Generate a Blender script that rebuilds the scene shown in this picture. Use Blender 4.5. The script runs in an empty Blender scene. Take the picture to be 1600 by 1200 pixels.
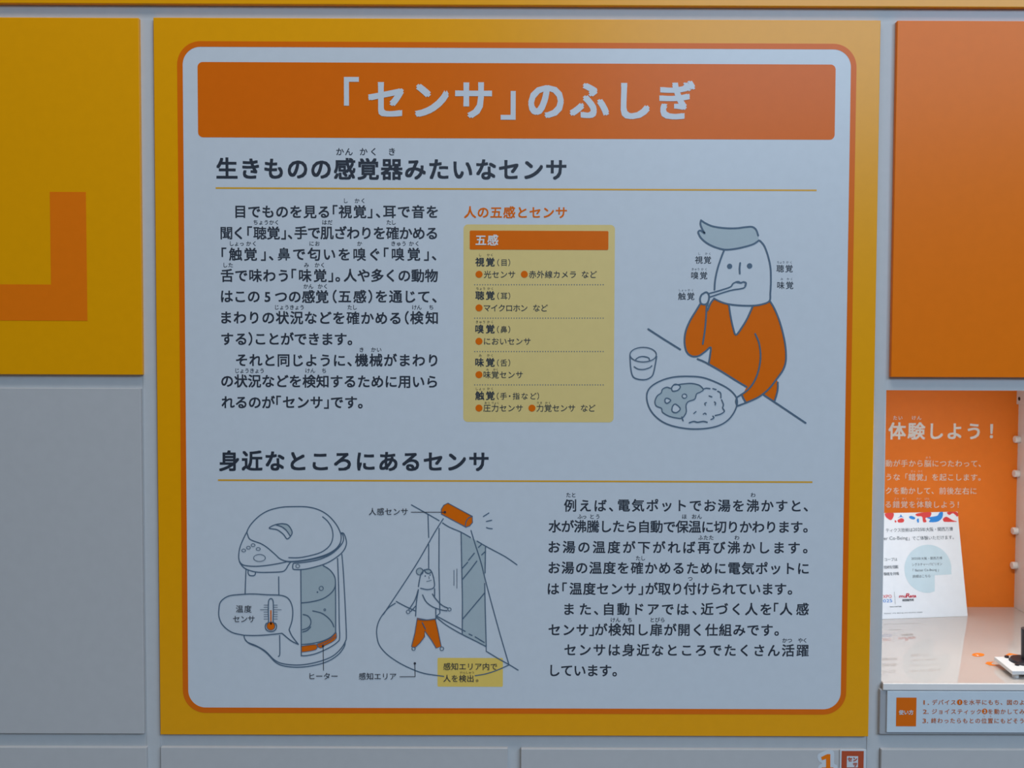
import bpy, math
from mathutils import Vector
from mathutils.geometry import tessellate_polygon

S = bpy.context.scene
COL = S.collection

# ------------------------------------------------------------------ camera
F, DIST, CAMZ = 1450.0, 1.45, 1.45          # focal length in pixels, distance to the panel faces, height
PITCH, YAW, ROLL = (math.radians(a) for a in (-2.02405, 0.09815, 0.20448))
EYE = Vector((0.0, -DIST, CAMZ))


def cam_axes():
    cp, sp, cy, sy, cr, sr = math.cos(PITCH), math.sin(PITCH), math.cos(YAW), math.sin(YAW), math.cos(ROLL), math.sin(ROLL)
    fwd = Vector((sy * cp, cy * cp, sp))
    r0 = Vector((cy, -sy, 0.0))
    u0 = r0.cross(fwd)
    return cr * r0 + sr * u0, -sr * r0 + cr * u0, fwd


RIGHT, UP, FWD = cam_axes()
cd = bpy.data.cameras.new('camera')
cam = bpy.data.objects.new('camera', cd)
COL.objects.link(cam)
cd.sensor_fit = 'HORIZONTAL'
cd.sensor_width = 36.0
cd.lens = F / 1600.0 * 36.0
cd.clip_start = 0.02
from mathutils import Matrix
M3 = Matrix((RIGHT, UP, -FWD)).transposed()
cam.matrix_world = Matrix.Translation(EYE) @ M3.to_4x4()
cd.dof.use_dof = True
cd.dof.focus_distance = 1.46
cd.dof.aperture_fstop = 6.3
S.camera = cam

# ------------------------------------------------------------------ light and exposure
w = bpy.data.worlds.new('world')
S.world = w
w.use_nodes = True
bg = w.node_tree.nodes['Background']
# the hall behind the visitor is dim, its ceiling brighter
_nt = w.node_tree
_tc = _nt.nodes.new('ShaderNodeTexCoord')
_sx = _nt.nodes.new('ShaderNodeSeparateXYZ')
_rp = _nt.nodes.new('ShaderNodeValToRGB')
_nt.links.new(_tc.outputs['Generated'], _sx.inputs[0])
_nt.links.new(_sx.outputs['Z'], _rp.inputs['Fac'])
_nt.links.new(_rp.outputs['Color'], bg.inputs[0])
_rp.color_ramp.elements[0].position, _rp.color_ramp.elements[1].position = 0.30, 0.85
_rp.color_ramp.elements[0].color = (0.02, 0.022, 0.025, 1)
_rp.color_ramp.elements[1].color = (0.92, 0.93, 0.93, 1)
bg.inputs[1].default_value = 0.45
S.view_settings.view_transform = 'Standard'
S.view_settings.look = 'None'
S.view_settings.exposure = 0.06
S.view_settings.gamma = 1.0
S.view_settings.use_curve_mapping = False


def area_light(name, loc, target, sx, sy, power, color, spread=180):
    ld = bpy.data.lights.new(name, 'AREA')
    ld.shape = 'RECTANGLE'
    ld.size, ld.size_y = sx, sy
    ld.energy = power
    ld.color = color
    ld.spread = math.radians(spread)
    o = bpy.data.objects.new(name, ld)
    COL.objects.link(o)
    o.location = loc
    o.rotation_euler = (Vector(target) - Vector(loc)).to_track_quat('-Z', 'Y').to_euler()
    return o


# daylight window high on the right behind the visitor, softer light from above
area_light('window_light', (2.5, -4.3, 3.75), (0.2, 0, 1.6), 4.2, 1.5, 119.0, (0.68, 0.95, 1.28))
area_light('ceiling_light', (-0.1, -1.1, 4.2), (0.0, -0.2, 1.2), 1.8, 0.5, 31.0, (0.98, 0.94, 0.90))

# ------------------------------------------------------------------ helpers


def ray(px, py):
    return (RIGHT * ((px - 800.0) / F) - UP * ((py - 600.0) / F) + FWD)


def hit(px, py, p0=Vector((0, 0, 0)), n=Vector((0, 1, 0))):
    d = ray(px, py)
    return EYE + d * ((p0 - EYE).dot(n) / d.dot(n))


def at(px, py, Y=0.0):
    return hit(px, py, Vector((0, Y, 0)))


class Surf:
    """A flat printed surface: a point, two axes in it (across, up) and the normal that faces the viewer."""

    def __init__(self, p, u=Vector((1, 0, 0)), v=Vector((0, 0, 1))):
        self.p, self.u, self.v = Vector(p), Vector(u).normalized(), Vector(v).normalized()
        self.n = self.u.cross(self.v)

    def P(self, px, py, lift=0.0):
        return hit(px, py, self.p + self.n * lift, self.n)


FACE = Surf((0, 0, 0))


def srgb(r, g, b):
    f = lambda c: (c / 12.92 if c <= 0.04045 else ((c + 0.055) / 1.055) ** 2.4)
    return tuple(f(c / 255.0) for c in (r, g, b))


MATS = {}


def mat(name, col, rough=0.5, spec=0.5, noise=0.015, scale=60.0, bump=0.0, metal=0.0, coat=0.0):
    if name in MATS:
        return MATS[name]
    m = bpy.data.materials.new(name)
    m.use_nodes = True
    nt = m.node_tree
    b = nt.nodes['Principled BSDF']
    b.inputs['Roughness'].default_value = rough
    b.inputs['Specular IOR Level'].default_value = spec
    b.inputs['Metallic'].default_value = metal
    b.inputs['Coat Weight'].default_value = coat
    tc = nt.nodes.new('ShaderNodeTexCoord')
    nz = nt.nodes.new('ShaderNodeTexNoise')
    nz.inputs['Scale'].default_value = scale
    nz.inputs['Detail'].default_value = 3.0
    nt.links.new(tc.outputs['Object'], nz.inputs['Vector'])
    hi = tuple(min(1.0, c * (1 + noise)) for c in col)
    lo = tuple(c * (1 - noise) for c in col)
    rp = nt.nodes.new('ShaderNodeValToRGB')
    rp.color_ramp.elements[0].position, rp.color_ramp.elements[1].position = 0.3, 0.7
    rp.color_ramp.elements[0].color = (*lo, 1)
    rp.color_ramp.elements[1].color = (*hi, 1)
    nt.links.new(nz.outputs['Fac'], rp.inputs['Fac'])
    nt.links.new(rp.outputs['Color'], b.inputs['Base Color'])
    if bump:
        bm_ = nt.nodes.new('ShaderNodeBump')
        bm_.inputs['Strength'].default_value = bump
        bm_.inputs['Distance'].default_value = 0.001
        n2 = nt.nodes.new('ShaderNodeTexNoise')
        n2.inputs['Scale'].default_value = 900.0
        nt.links.new(tc.outputs['Object'], n2.inputs['Vector'])
        nt.links.new(n2.outputs['Fac'], bm_.inputs['Height'])
        nt.links.new(bm_.outputs['Normal'], b.inputs['Normal'])
    MATS[name] = m
    return m


YELLOW = mat('yellow_paint', (0.94, 0.39, 0.001), 0.30, 0.33)
ORANGE = mat('orange_print', (0.83, 0.160, 0.004), 0.30, 0.21)
ORANGE_B = mat('orange_panel_paint', (0.94, 0.205, 0.006), 0.30, 0.17)
ORANGE_N = mat('orange_display_board', (0.88, 0.205, 0.012), 0.5, 0.4)
PAPER = mat('white_print', (0.68, 0.71, 0.74), 0.30, 0.33)
WHITEP = mat('white_panel_paint', (0.56, 0.545, 0.535), 0.30, 0.33)
FRAMEW = mat('frame_white', (0.585, 0.59, 0.59), 0.5, 0.4)
INK = mat('dark_ink', (0.030, 0.037, 0.052), 0.5, 0.4)
SLATE = mat('slate_line_ink', (0.095, 0.15, 0.215), 0.5, 0.4)
GREYI = mat('grey_tint_ink', (0.46, 0.53, 0.55), 0.45, 0.5)
KHAKI = mat('pale_yellow_print', (0.83, 0.62, 0.225), 0.45, 0.5)
NOTEY = mat('note_yellow_print', (0.92, 0.63, 0.13), 0.45, 0.5)
RULEY = mat('yellow_rule_ink', (0.80, 0.40, 0.02), 0.45, 0.5)
BOXW = mat('display_white_laminate', (0.74, 0.73, 0.72), 0.5, 0.4)
GLOSS = mat('gloss_white_acrylic', (0.54, 0.485, 0.445), 0.02, 1.0, 0.004)
FASC = mat('grey_white_laminate', (0.42, 0.42, 0.43), 0.45, 0.4)
LIPW = mat('white_edging', (0.94, 0.88, 0.83), 0.4, 0.4)
LEAFW = mat('leaflet_paper', (0.82, 0.84, 0.86), 0.35, 0.4)
LEAFT = mat('leaflet_grey_ink', (0.12, 0.14, 0.16), 0.5, 0.3)
LEAFB = mat('leaflet_pale_blue', (0.58, 0.71, 0.76), 0.4, 0.3)
RED = mat('leaflet_red', (0.72, 0.06, 0.055), 0.4, 0.3)
BLUE = mat('leaflet_blue', (0.03, 0.25, 0.68), 0.4, 0.3)
BRAND = mat('crimson_ink', (0.55, 0.015, 0.04), 0.4, 0.3)
CREAM = mat('cream_lettering', (0.80, 0.66, 0.55), 0.5, 0.3)
WHITEL = mat('white_lettering', (0.80, 0.78, 0.75), 0.5, 0.3)
BLACKP = mat('black_plastic', (0.015, 0.012, 0.018), 0.35, 0.5)
PLATEP = mat('instruction_plate_print', (0.68, 0.75, 0.80), 0.4, 0.5)
RUST = mat('rust_ink', (0.62, 0.15, 0.03), 0.5, 0.3)
PEGW = mat('white_peg_plastic', (0.80, 0.78, 0.75), 0.4, 0.5)
FLOORM = mat('grey_floor', (0.35, 0.36, 0.37), 0.6, 0.4, 0.08, 12)
SIGNO = mat('sign_red_orange', (0.52, 0.075, 0.02), 0.45, 0.5)
DARKH = mat('dark_hole', (0.05, 0.025, 0.015), 0.8, 0.1)

# ---- glyphs of the built-in font, one outline mesh per character
fc = bpy.data.curves.new('glyph_source', 'FONT')
fc.resolution_u = 3
fo = bpy.data.objects.new('glyph_source', fc)
GL = {}


def glyph(ch):
    if ch not in GL:
        fc.body = ch
        m = bpy.data.meshes.new_from_object(fo)
        vs = [(v.co.x, v.co.y) for v in m.vertices]
        fs = [tuple(p.vertices) for p in m.polygons]
        bpy.data.meshes.remove(m)
        xs = [v[0] for v in vs] or [0, 1]
        GL[ch] = (vs, fs, min(xs), max(xs))
    return GL[ch]


class MB:
    def __init__(self, surf=FACE, lift=0.0):
        self.v, self.f, self.s, self.lift, self.k = [], [], surf, lift, 0

    # --- printed shapes, given where they lie on their surface
    def tri_poly(self, pts3):
        b = len(self.v)
        self.v += pts3
        for t in tessellate_polygon([pts3]):
            a, c, d = (pts3[i] for i in t)
            t = tuple(i + b for i in t)
            self.f.append(t if (c - a).cross(d - a).dot(self.s.n) > 0 else t[::-1])

    def poly(self, pts, smooth=False):
        pts = catmull(pts, True) if smooth else pts
        self.tri_poly([self.s.P(x, y, self.lift) for x, y in pts])

    def disc(self, x, y, rx, ry=None, n=20):
        ry = rx if ry is None else ry
        self.poly([(x + rx * math.cos(2 * math.pi * i / n), y + ry * math.sin(2 * math.pi * i / n)) for i in range(n)])

    def ring(self, x, y, rx, ry, wd, n=28):
        self.stroke([(x + rx * math.cos(2 * math.pi * i / n), y + ry * math.sin(2 * math.pi * i / n)) for i in range(n)], wd, True, False)

    def stroke(self, pts, wd, closed=False, smooth=True):
        if smooth and len(pts) > 2:
            pts = catmull(pts, closed)
        n = len(pts)
        base_lift = self.lift
        self.k += 1
        self.lift += self.k * 8e-6           # crossing strokes lie over one another like layers of ink
        L, R = [], []
        for i, (x, y) in enumerate(pts):
            a = pts[(i - 1) % n] if closed or i > 0 else pts[i]
            b = pts[(i + 1) % n] if closed or i < n - 1 else pts[i]
            dx, dy = b[0] - a[0], b[1] - a[1]
            l = math.hypot(dx, dy) or 1.0
            nx, ny = -dy / l * wd / 2, dx / l * wd / 2
            L.append(self.s.P(x + nx, y + ny, self.lift))
            R.append(self.s.P(x - nx, y - ny, self.lift))
        b = len(self.v)
        self.v += L + R
        for i in range(n if closed else n - 1):
            j = (i + 1) % n
            self.f.append((b + i, b + j, b + n + j, b + n + i))
        if not closed:
            self.lift += 4e-6
            for q in (pts[0], pts[-1]):
                self.disc(q[0], q[1], wd / 2, n=8)
        self.lift = base_lift

    def extent(self, x0, y0, x1, y1):
        """Lower left corner, width and height of the rectangle whose side middles lie at these pixels."""
        o, xm, ym = self.s, (x0 + x1) / 2, (y0 + y1) / 2
        l, r_, b, t = (o.P(x, y, self.lift) for x, y in ((x0, ym), (x1, ym), (xm, y1), (xm, y0)))
        return b - o.u * (b - l).dot(o.u), (r_ - l).dot(o.u), (t - b).dot(o.v)

    def rrect(self, x0, y0, x1, y1, r=0.0):
        """Rounded rectangle with true right angles on its surface, its extremes at the given pixels."""
        o = self.s
        a, W, H = self.extent(x0, y0, x1, y1)
        r = r * W / (x1 - x0)
        pts = []
        for cx, cy, a0 in ((W - r, H - r, 0), (r, H - r, 90), (r, r, 180), (W - r, r, 270)):
            for k in range(9 if r > 0 else 1):
                t = math.radians(a0 + k * 11.25)
                pts.append(a + o.u * (cx + r * math.cos(t)) + o.v * (cy + r * math.sin(t)))
        self.tri_poly(pts)

    def frame(self, x0, y0, x1, y1, r, t):
        """Rounded ring of width t (all in pixels)."""
        o = self.s
        a, W, H = self.extent(x0, y0, x1, y1)
        k_ = W / (x1 - x0)
        r, t = r * k_, t * k_
        outer, inner = [], []
        for cx, cy, a0 in ((W - r, H - r, 0), (r, H - r, 90), (r, r, 180), (W - r, r, 270)):
            for k in range(13):
                q = math.radians(a0 + k * 7.5)
                e = o.u * math.cos(q) + o.v * math.sin(q)
                c = a + o.u * cx + o.v * cy
                outer.append(c + e * r)
                inner.append(c + e * (r - t))
        n, base = len(outer), len(self.v)
        self.v += outer + inner
        for i in range(n):
            j = (i + 1) % n
            self.f.append((base + i, base + j, base + n + j, base + n + i))

    def text(self, s, x0, x1, yb, em, bold=0.0, shear=0.0, center=False):
        """Set s so that its ink runs from x0 to x1, on the baseline yb; em is the type size."""
        o = self.s
        ym = yb
        A, B = o.P(x0, ym, self.lift), o.P(x1, ym, self.lift)
        mid = (A + B) / 2
        W = (B - A).dot(o.u)
        k = W / (x1 - x0) if x1 > x0 else (o.P(x0 + 10, ym, self.lift) - A).dot(o.u) / 10
        e = em * k
        gs = [glyph(c) for c in s]
        l0, rN = gs[0][2] * e, gs[-1][3] * e
        n = len(s)
        if n == 1 or center:
            pitch = e
            total = pitch * (n - 1) + rN - l0
            start = -total / 2 - l0
        else:
            pitch = (W - (rN - l0)) / (n - 1)
            start = -W / 2 - l0
        for i, (vs, fs, _a, _b) in enumerate(gs):
            h = bold * (0.5 if s[i] == '鼻' else 0.78 if s[i] in '聴聞躍騰確嗅' else 1.0)      # dense characters keep their counters open
            shifts = [(0, 0)] if h <= 0 else [(h, h), (-h, h), (-h, -h), (h, -h)]
            for q, (sx, sy) in enumerate(shifts):
                b = len(self.v)
                up = o.n * (q * 0.00002)
                cx_ = 0.5 - (_a + _b) / 2 if ord(s[i]) < 128 and n > 1 else 0.0
                for x, y in vs:
                    self.v.append(mid + o.u * (start + i * pitch + (x + cx_ + sx + shear * y) * e) + o.v * ((y + sy) * e) + up)
                self.f += [tuple(t + b for t in f) for f in fs]

    def latin(self, s, x0, x1, yb, em, bold=0.0, shear=0.0):
        """Proportional setting: the whole string is drawn once and stretched to x0..x1."""
        o = self.s
        vs, fs, a, c = glyph(s)
        A, B = o.P(x0, yb, self.lift), o.P(x1, yb, self.lift)
        W = (B - A).dot(o.u)
        k = W / (c - a)
        e = em * W / (x1 - x0)
        shifts = [(0, 0)] if bold <= 0 else [(bold, bold), (-bold, bold), (-bold, -bold), (bold, -bold)]
        for q, (sx, sy) in enumerate(shifts):
            b = len(self.v)
            for x, y in vs:
                self.v.append(A + o.u * ((x - a) * k + (sx + shear * y) * e) + o.v * ((y + sy) * e) + o.n * (q * 0.00002))
            self.f += [tuple(t + b for t in f) for f in fs]

    # --- solids
    def box(self, x0, x1, y0, y1, z0, z1):
        b = len(self.v)
        self.v += [Vector((x, y, z)) for x in (x0, x1) for y in (y0, y1) for z in (z0, z1)]
        self.f += [tuple(b + i for i in q) for q in ((0, 1, 3, 2), (4, 6, 7, 5), (0, 4, 5, 1), (2, 3, 7, 6), (0, 2, 6, 4), (1, 5, 7, 3))]

    def cyl(self, c, axis, r, h, n=28, r2=None):
        axis = Vector(axis).normalized()
        a = axis.orthogonal().normalized()
        d = axis.cross(a)
        c = Vector(c)
        r2 = r if r2 is None else r2
        b = len(self.v)
        for k, rr in ((0, r), (h, r2)):
            for i in range(n):
                t = 2 * math.pi * i / n
                self.v.append(c + axis * k + a * (rr * math.cos(t)) + d * (rr * math.sin(t)))
        for i in range(n):
            j = (i + 1) % n
            self.f.append((b + i, b + j, b + n + j, b + n + i))
        self.f.append(tuple(b + i for i in reversed(range(n))))
        self.f.append(tuple(b + n + i for i in range(n)))

    def build(self, name, material, parent=None, bevel=0.0, smooth=False):
        me = bpy.data.meshes.new(name)
        loc = Vector((0, 0, 0))
        if parent is not None:
            off = world_loc(parent)
        else:
            xs, ys, zs = zip(*self.v)
            loc = Vector(((min(xs) + max(xs)) / 2, (min(ys) + max(ys)) / 2, (min(zs) + max(zs)) / 2))
            off = loc
        me.from_pydata([tuple(v - off) for v in self.v], [], self.f)
        me.materials.append(material)
        me.update()
        o = bpy.data.objects.new(name, me)
        COL.objects.link(o)
        o.location = loc
        o.parent = parent
        if bevel:
            m = o.modifiers.new('bevel', 'BEVEL')
            m.width = bevel
            m.segments = 3
            m.limit_method = 'ANGLE'
        if smooth:
            for p in me.polygons:
                p.use_smooth = len(p.vertices) == 4
        return o


def world_loc(o):
    l = Vector(o.location)
    while o.parent is not None:
        o = o.parent
        l += Vector(o.location)
    return l


def catmull(pts, closed=False, sub=5):
    n = len(pts)
    out = []
    for i in range(n if closed else n - 1):
        g = lambda k: pts[k % n] if closed else pts[min(max(k, 0), n - 1)]
        p0, p1, p2, p3 = g(i - 1), g(i), g(i + 1), g(i + 2)
        for s in range(sub):
            t = s / sub
            out.append(tuple(0.5 * (2 * p1[a] + (p2[a] - p0[a]) * t + (2 * p0[a] - 5 * p1[a] + 4 * p2[a] - p3[a]) * t * t
                                    + (3 * p1[a] - p0[a] - 3 * p2[a] + p3[a]) * t ** 3) for a in (0, 1)))
    if not closed:
        out.append(tuple(pts[-1]))
    return out


def tag(o, label, cat, group=None):
    o['label'] = label
    o['category'] = cat
    if group:
        o['group'] = group
    return o


def struct(o):
    o['kind'] = 'structure'
    return o


def empty(name, loc, label, cat, group=None):
    o = bpy.data.objects.new(name, None)
    o.empty_display_size = 0.05
    COL.objects.link(o)
    o.location = loc
    return tag(o, label, cat, group)


def zoom(bx, by, sc):
    return lambda pts: [(bx + x / sc, by + y / sc) for x, y in pts]


# ------------------------------------------------------------------ geometry of the wall
T = 0.008                    # panel thickness: faces at y = 0, wall behind at y = T
LAM = 0.0003                 # print layers
TOPZ, BOTZ = 2.45, 0.10
FLOOR_Z = at(1450, 1067).z   # top of the display shelf
OPEN_L = at(1381.5, 800, T).x
OPEN_T = at(1480, 610, T).z
d0 = ray(1450, 948)
DEPTH = EYE.y + d0.y * (FLOOR_Z - EYE.z) / d0.z      # where the back board meets the shelf
OPEN_R = at(1585.5, 900, DEPTH).x
LIP_B = at(1480, 1078).z
BOX_B = at(1480, 1147.5).z

wl = MB()
X0, X1 = -1.55, 1.60
wl.box(X0, OPEN_L, T, T + 0.04, 0, TOPZ)
wl.box(OPEN_R + 0.018, X1, T, T + 0.04, 0, TOPZ)
wl.box(OPEN_L, OPEN_R + 0.018, T, T + 0.04, OPEN_T, TOPZ)
wl.box(OPEN_L, OPEN_R + 0.018, T, T + 0.04, 0, FLOOR_Z - 0.02)
struct(wl.build('wall_back', FRAMEW))

# the upright strips between the panels stand a little proud of the rails
ptop = at(800, 31).z
n = 0
for a, b, z0, z1 in ((at(221, 600).x, at(242, 600).x, BOTZ, ptop), (at(1367, 600).x, at(1386.5, 600).x, BOTZ, ptop)):
    n += 1
    m = MB()
    m.box(a, min(b, OPEN_L + 0.001), T - 0.0012, T + 0.001, z0, z1)
    struct(m.build('trim_%d' % n, FRAMEW))
fl = MB()
fl.box(-2.2, 2.2, -3.0, 1.0, -0.02, 0.0)
struct(fl.build('floor', FLOORM))


def slab(name, x0, x1, z0, z1, material, label, cat='wall panel', group=None, parent=None, y0=0.0):
    m = MB()
    m.box(x0, x1, y0, T, z0, z1)
    o = m.build(name, material, parent, bevel=0.0009)
    if parent is None:
        tag(o, label, cat, group)
    return o


xl = lambda px, py: at(px, py).x
zt = lambda px, py: at(px, py).z
PL, PR = -0.5525, 0.56955        # information panel
PB, PT = CAMZ - 0.6088, CAMZ + 0.51205

slab('header_panel', X0 + 0.02, X1 - 0.02, zt(800, 8), zt(800, 8) + 0.32, YELLOW,
     'long yellow panel running along the top edge above all the other panels')
LX = xl(219.5, 300)
yp = empty('emblem_panel', ((X0 + LX) / 2, 0, zt(150, 586)), 'yellow wall panel with a thick orange angular bracket shape on it', 'wall panel')
slab('board', X0 + 0.03, LX, zt(150, 585.5), zt(150, 27.5), YELLOW, '', parent=yp)
e = MB(FACE, LAM)
a, b, c, d = xl(79, 380), xl(135.5, 400), zt(107, 300), zt(70, 501)
e.tri_poly([Vector((x, -LAM, z)) for x, z in ((b, c), (a, c), (a, zt(40, 444.5)), (a - 0.36, zt(40, 444.5)), (a - 0.36, d), (b, d))])
e.build('emblem', ORANGE_B, yp)['label'] = 'flat orange bracket shape'

WG = 'white wall panels'
slab('white_panel', X0 + 0.03, xl(222, 850), zt(150, 1146.5), zt(150, 606.5), WHITEP,
     'tall blank white wall panel below the yellow panel with the orange bracket shape', group=WG)
slab('white_panel', X0 + 0.03, xl(229, 1190), BOTZ, zt(150, 1168), WHITEP,
     'blank white panel in the bottom left corner, under the tall white panel', group=WG)
slab('white_panel', xl(251, 1190), xl(793.5, 1190), BOTZ, zt(500, 1168.5), WHITEP,
     'blank white panel under the left half of the yellow information panel', group=WG)
NP = slab('white_panel', xl(814, 1190), xl(1352.5, 1190), BOTZ, zt(1080, 1171), WHITEP,
          'white panel carrying the number sticker and the small orange square sign', group=WG)
slab('white_panel', xl(1377, 1190), OPEN_R + 0.03, BOTZ, zt(1480, 1171.5), WHITEP,
     'blank white panel under the instruction plate of the display niche', group=WG)
slab('orange_panel', xl(1397.5, 300), OPEN_R + 0.03, zt(1480, 589.5), zt(1480, 32.5), ORANGE_B,
     'plain orange wall panel above the lit display niche')

# ------------------------------------------------------------------ the information panel
ip = empty('information_panel', ((PL + PR) / 2, 0, PB), 'large square yellow panel with a white Japanese text poster about sensors', 'information panel')
slab('board', PL, PR, PB, PT, YELLOW, '', parent=ip)
m = MB(FACE, LAM)
m.frame(281.2, 66.3, 1330.3, 1115.2, 36, 8.6)
m.build('poster_border', ORANGE, ip)['label'] = 'orange rounded outline'
m = MB(FACE, LAM * 0.5)
m.rrect(287.5, 72.5, 1324, 1109.0, 30)
sheet = m.build('poster_sheet', PAPER, ip)
m = MB(FACE, LAM)
m.rrect(309, 98.8, 1305, 216.5, 8)
ban = m.build('title_banner', ORANGE, ip)
m = MB(FACE, 2 * LAM)
m.text('「', 538, 560.3, 176.5, 64, 0.024)
m.text('センサ', 577.2, 766.8, 179.6, 63, 0.029)
m.text('」', 783.2, 804.8, 180, 64, 0.024)
m.text('のふしぎ', 827.2, 1084, 181, 63, 0.029)
m.build('title_lettering', PAPER, ban)['label'] = 'large white title lettering'

Z1 = lambda L: None


def block(name, material, segs, em, bold, bx, by, sc, lift=LAM, surf=FACE, drop=0.08, parent=None, rubies=(), rem=8.3, rbold=0.012):
    """A run of lines. segs: (ink bottom, [(text, x0, x1) or (char, x)]) in zoom pixels."""
    q = MB(surf, lift)
    for yb, parts in segs:
        base = by + yb / sc - drop * em
        for p in parts:
            if len(p) == 2:
                q.text(p[0], bx + p[1] / sc - 0.01, bx + p[1] / sc + 0.01, base, em, bold)
            else:
                q.text(p[0], bx + p[1] / sc, bx + p[2] / sc, base, em, bold)
    for p in rubies:                                     # reading aids above the characters
        base = by + p[-1] / sc + 0.36 * rem
        if len(p) == 3:
            q.text(p[0], bx + p[1] / sc - 0.01, bx + p[1] / sc + 0.01, base, rem, rbold, center=True)
        else:
            q.text(p[0], bx + p[1] / sc, bx + p[2] / sc, base, rem, rbold)
    return q.build(name, material, parent)


block('section_heading', INK, [(705, [('生きものの感覚器みたいなセンサ', 125, 1869)])], 35, 0.026, 300, 60, 3.2, parent=ip,
      rubies=[('かん', 722, 803, 567), ('かく', 840, 918, 567), ('き', 1000, 567)], rem=13)
block('section_heading', INK, [(160, [('身近なところにあるセンサ', 66, 1265)])], 33.5, 0.026, 320, 680, 2.858, parent=ip)
for x0, x1, y in ((337, 1276, 295.6), (340.5, 1269.5, 751.8)):
    m = MB(FACE, LAM)
    m.rrect(x0, y - 1.3, x1, y + 1.3)
    m.build('heading_rule', RULEY, ip)['label'] = 'thin yellow line'

block('body_text', INK, [
    (162, [('目でものを見る', 193, 775), ('「', 815), ('視覚', 838, 1008), ('」', 1032), ('、', 1083), ('耳で音を', 1116, 1455)]),
    (295, [('聞く', 100, 232), ('「', 281), ('聴覚', 305, 468), ('」', 492), ('、', 533), ('手で肌ざわりを確かめる', 562, 1450)]),
    (428, [('「', 120), ('触覚', 153, 325), ('」', 366), ('、', 415), ('鼻で匂いを嗅ぐ', 457, 1090), ('「', 1134), ('嗅覚', 1170, 1345), ('」', 1385), ('、', 1433)]),
    (561, [('舌で味わう', 102, 518), ('「', 557), ('味覚', 590, 760), ('」', 787), ('。', 831), ('人や多くの動物', 870, 1455)]),
    (692, [('はこの5つの感覚', 103, 772), ('（', 812), ('五感', 837, 1008), ('）', 1034), ('を通じて', 1070, 1402), ('、', 1435)]),
    (825, [('まわりの状況などを確かめる', 105, 1222), ('（', 1263), ('検知', 1285, 1455)]),
    (957, [('する', 105, 258), ('）', 285), ('ことができます', 320, 885), ('。', 907)]),
    (1090, [('それと同じように', 197, 875), ('、', 905), ('機械がまわり', 940, 1452)]),
    (1222, [('の状況などを検知するために用いら', 105, 1450)]),
    (1353, [('れるのが', 107, 437), ('「', 462), ('センサ', 490, 735), ('」', 760), ('です', 790, 950), ('。', 972)]),
], 21.3, 0.020, 320, 300, 4.0, parent=ip, rubies=[
    ('し', 882, 55), ('かく', 938, 997, 55), ('ちょうかく', 305, 458, 190), ('はだ', 735, 797, 190), ('たし', 1137, 1193, 190),
    ('しょっ', 158, 243, 323), ('かく', 260, 318, 323), ('にお', 655, 718, 323), ('か', 968, 323), ('きゅう', 1167, 1255, 323), ('かく', 1277, 1335, 323),
    ('した', 118, 175, 457), ('み', 636, 457), ('かく', 688, 745, 457), ('かん', 617, 678, 590), ('かく', 707, 763, 590),
    ('じょうきょう', 440, 618, 721), ('たし', 893, 950, 721), ('けん', 1297, 1355, 721), ('ち', 1415, 721),
    ('き', 980, 986), ('かい', 1040, 1103, 986), ('じょうきょう', 192, 368, 1117), ('けん', 630, 690, 1117), ('ち', 745, 1117)])

block('body_text', INK, [
    (140, [('例えば', 148, 382), ('、', 408), ('電気ポットでお湯を沸かすと', 447, 1460), ('、', 1490)]),
    (257, [('水が沸騰したら自動で保温に切りかわります', 62, 1470), ('。', 1488)]),
    (372, [('お湯の温度が下がれば再び沸かします', 62, 1455), ('。', 1487)]),
    (487, [('お湯の温度を確かめるために電気ポットに', 62, 1505)]),
    (602, [('は', 62, 114), ('「', 150), ('温度センサ', 178, 545), ('」', 573), ('が取り付けられています', 600, 1380), ('。', 1402)]),
    (715, [('また', 150, 295), ('、', 325), ('自動ドアでは', 370, 838), ('、', 872), ('近づく人を', 908, 1297), ('「', 1325), ('人感', 1347, 1505)]),
    (830, [('センサ', 62, 280), ('」', 300), ('が検知し扉が開く仕組みです', 320, 1305), ('。', 1328)]),
    (943, [('センサは身近なところでたくさん活躍', 150, 1505)]),
    (1056, [('しています', 72, 408), ('。', 428)]),
], 20.6, 0.017, 840, 760, 3.556, parent=ip, rubies=[
    ('たと', 160, 210, 48), ('わ', 1197, 48), ('ふっ', 222, 270, 168), ('とう', 293, 343, 168), ('ほ', 816, 168), ('おん', 858, 912, 168),
    ('ふたた', 893, 977, 285), ('わ', 1107, 285), ('たし', 547, 597, 399), ('つ', 848, 513),
    ('けん', 407, 460, 742), ('ち', 512, 742), ('とびら', 628, 705, 742), ('かつ', 1360, 1413, 856), ('やく', 1447, 1493, 856)], rem=8.2)

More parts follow.
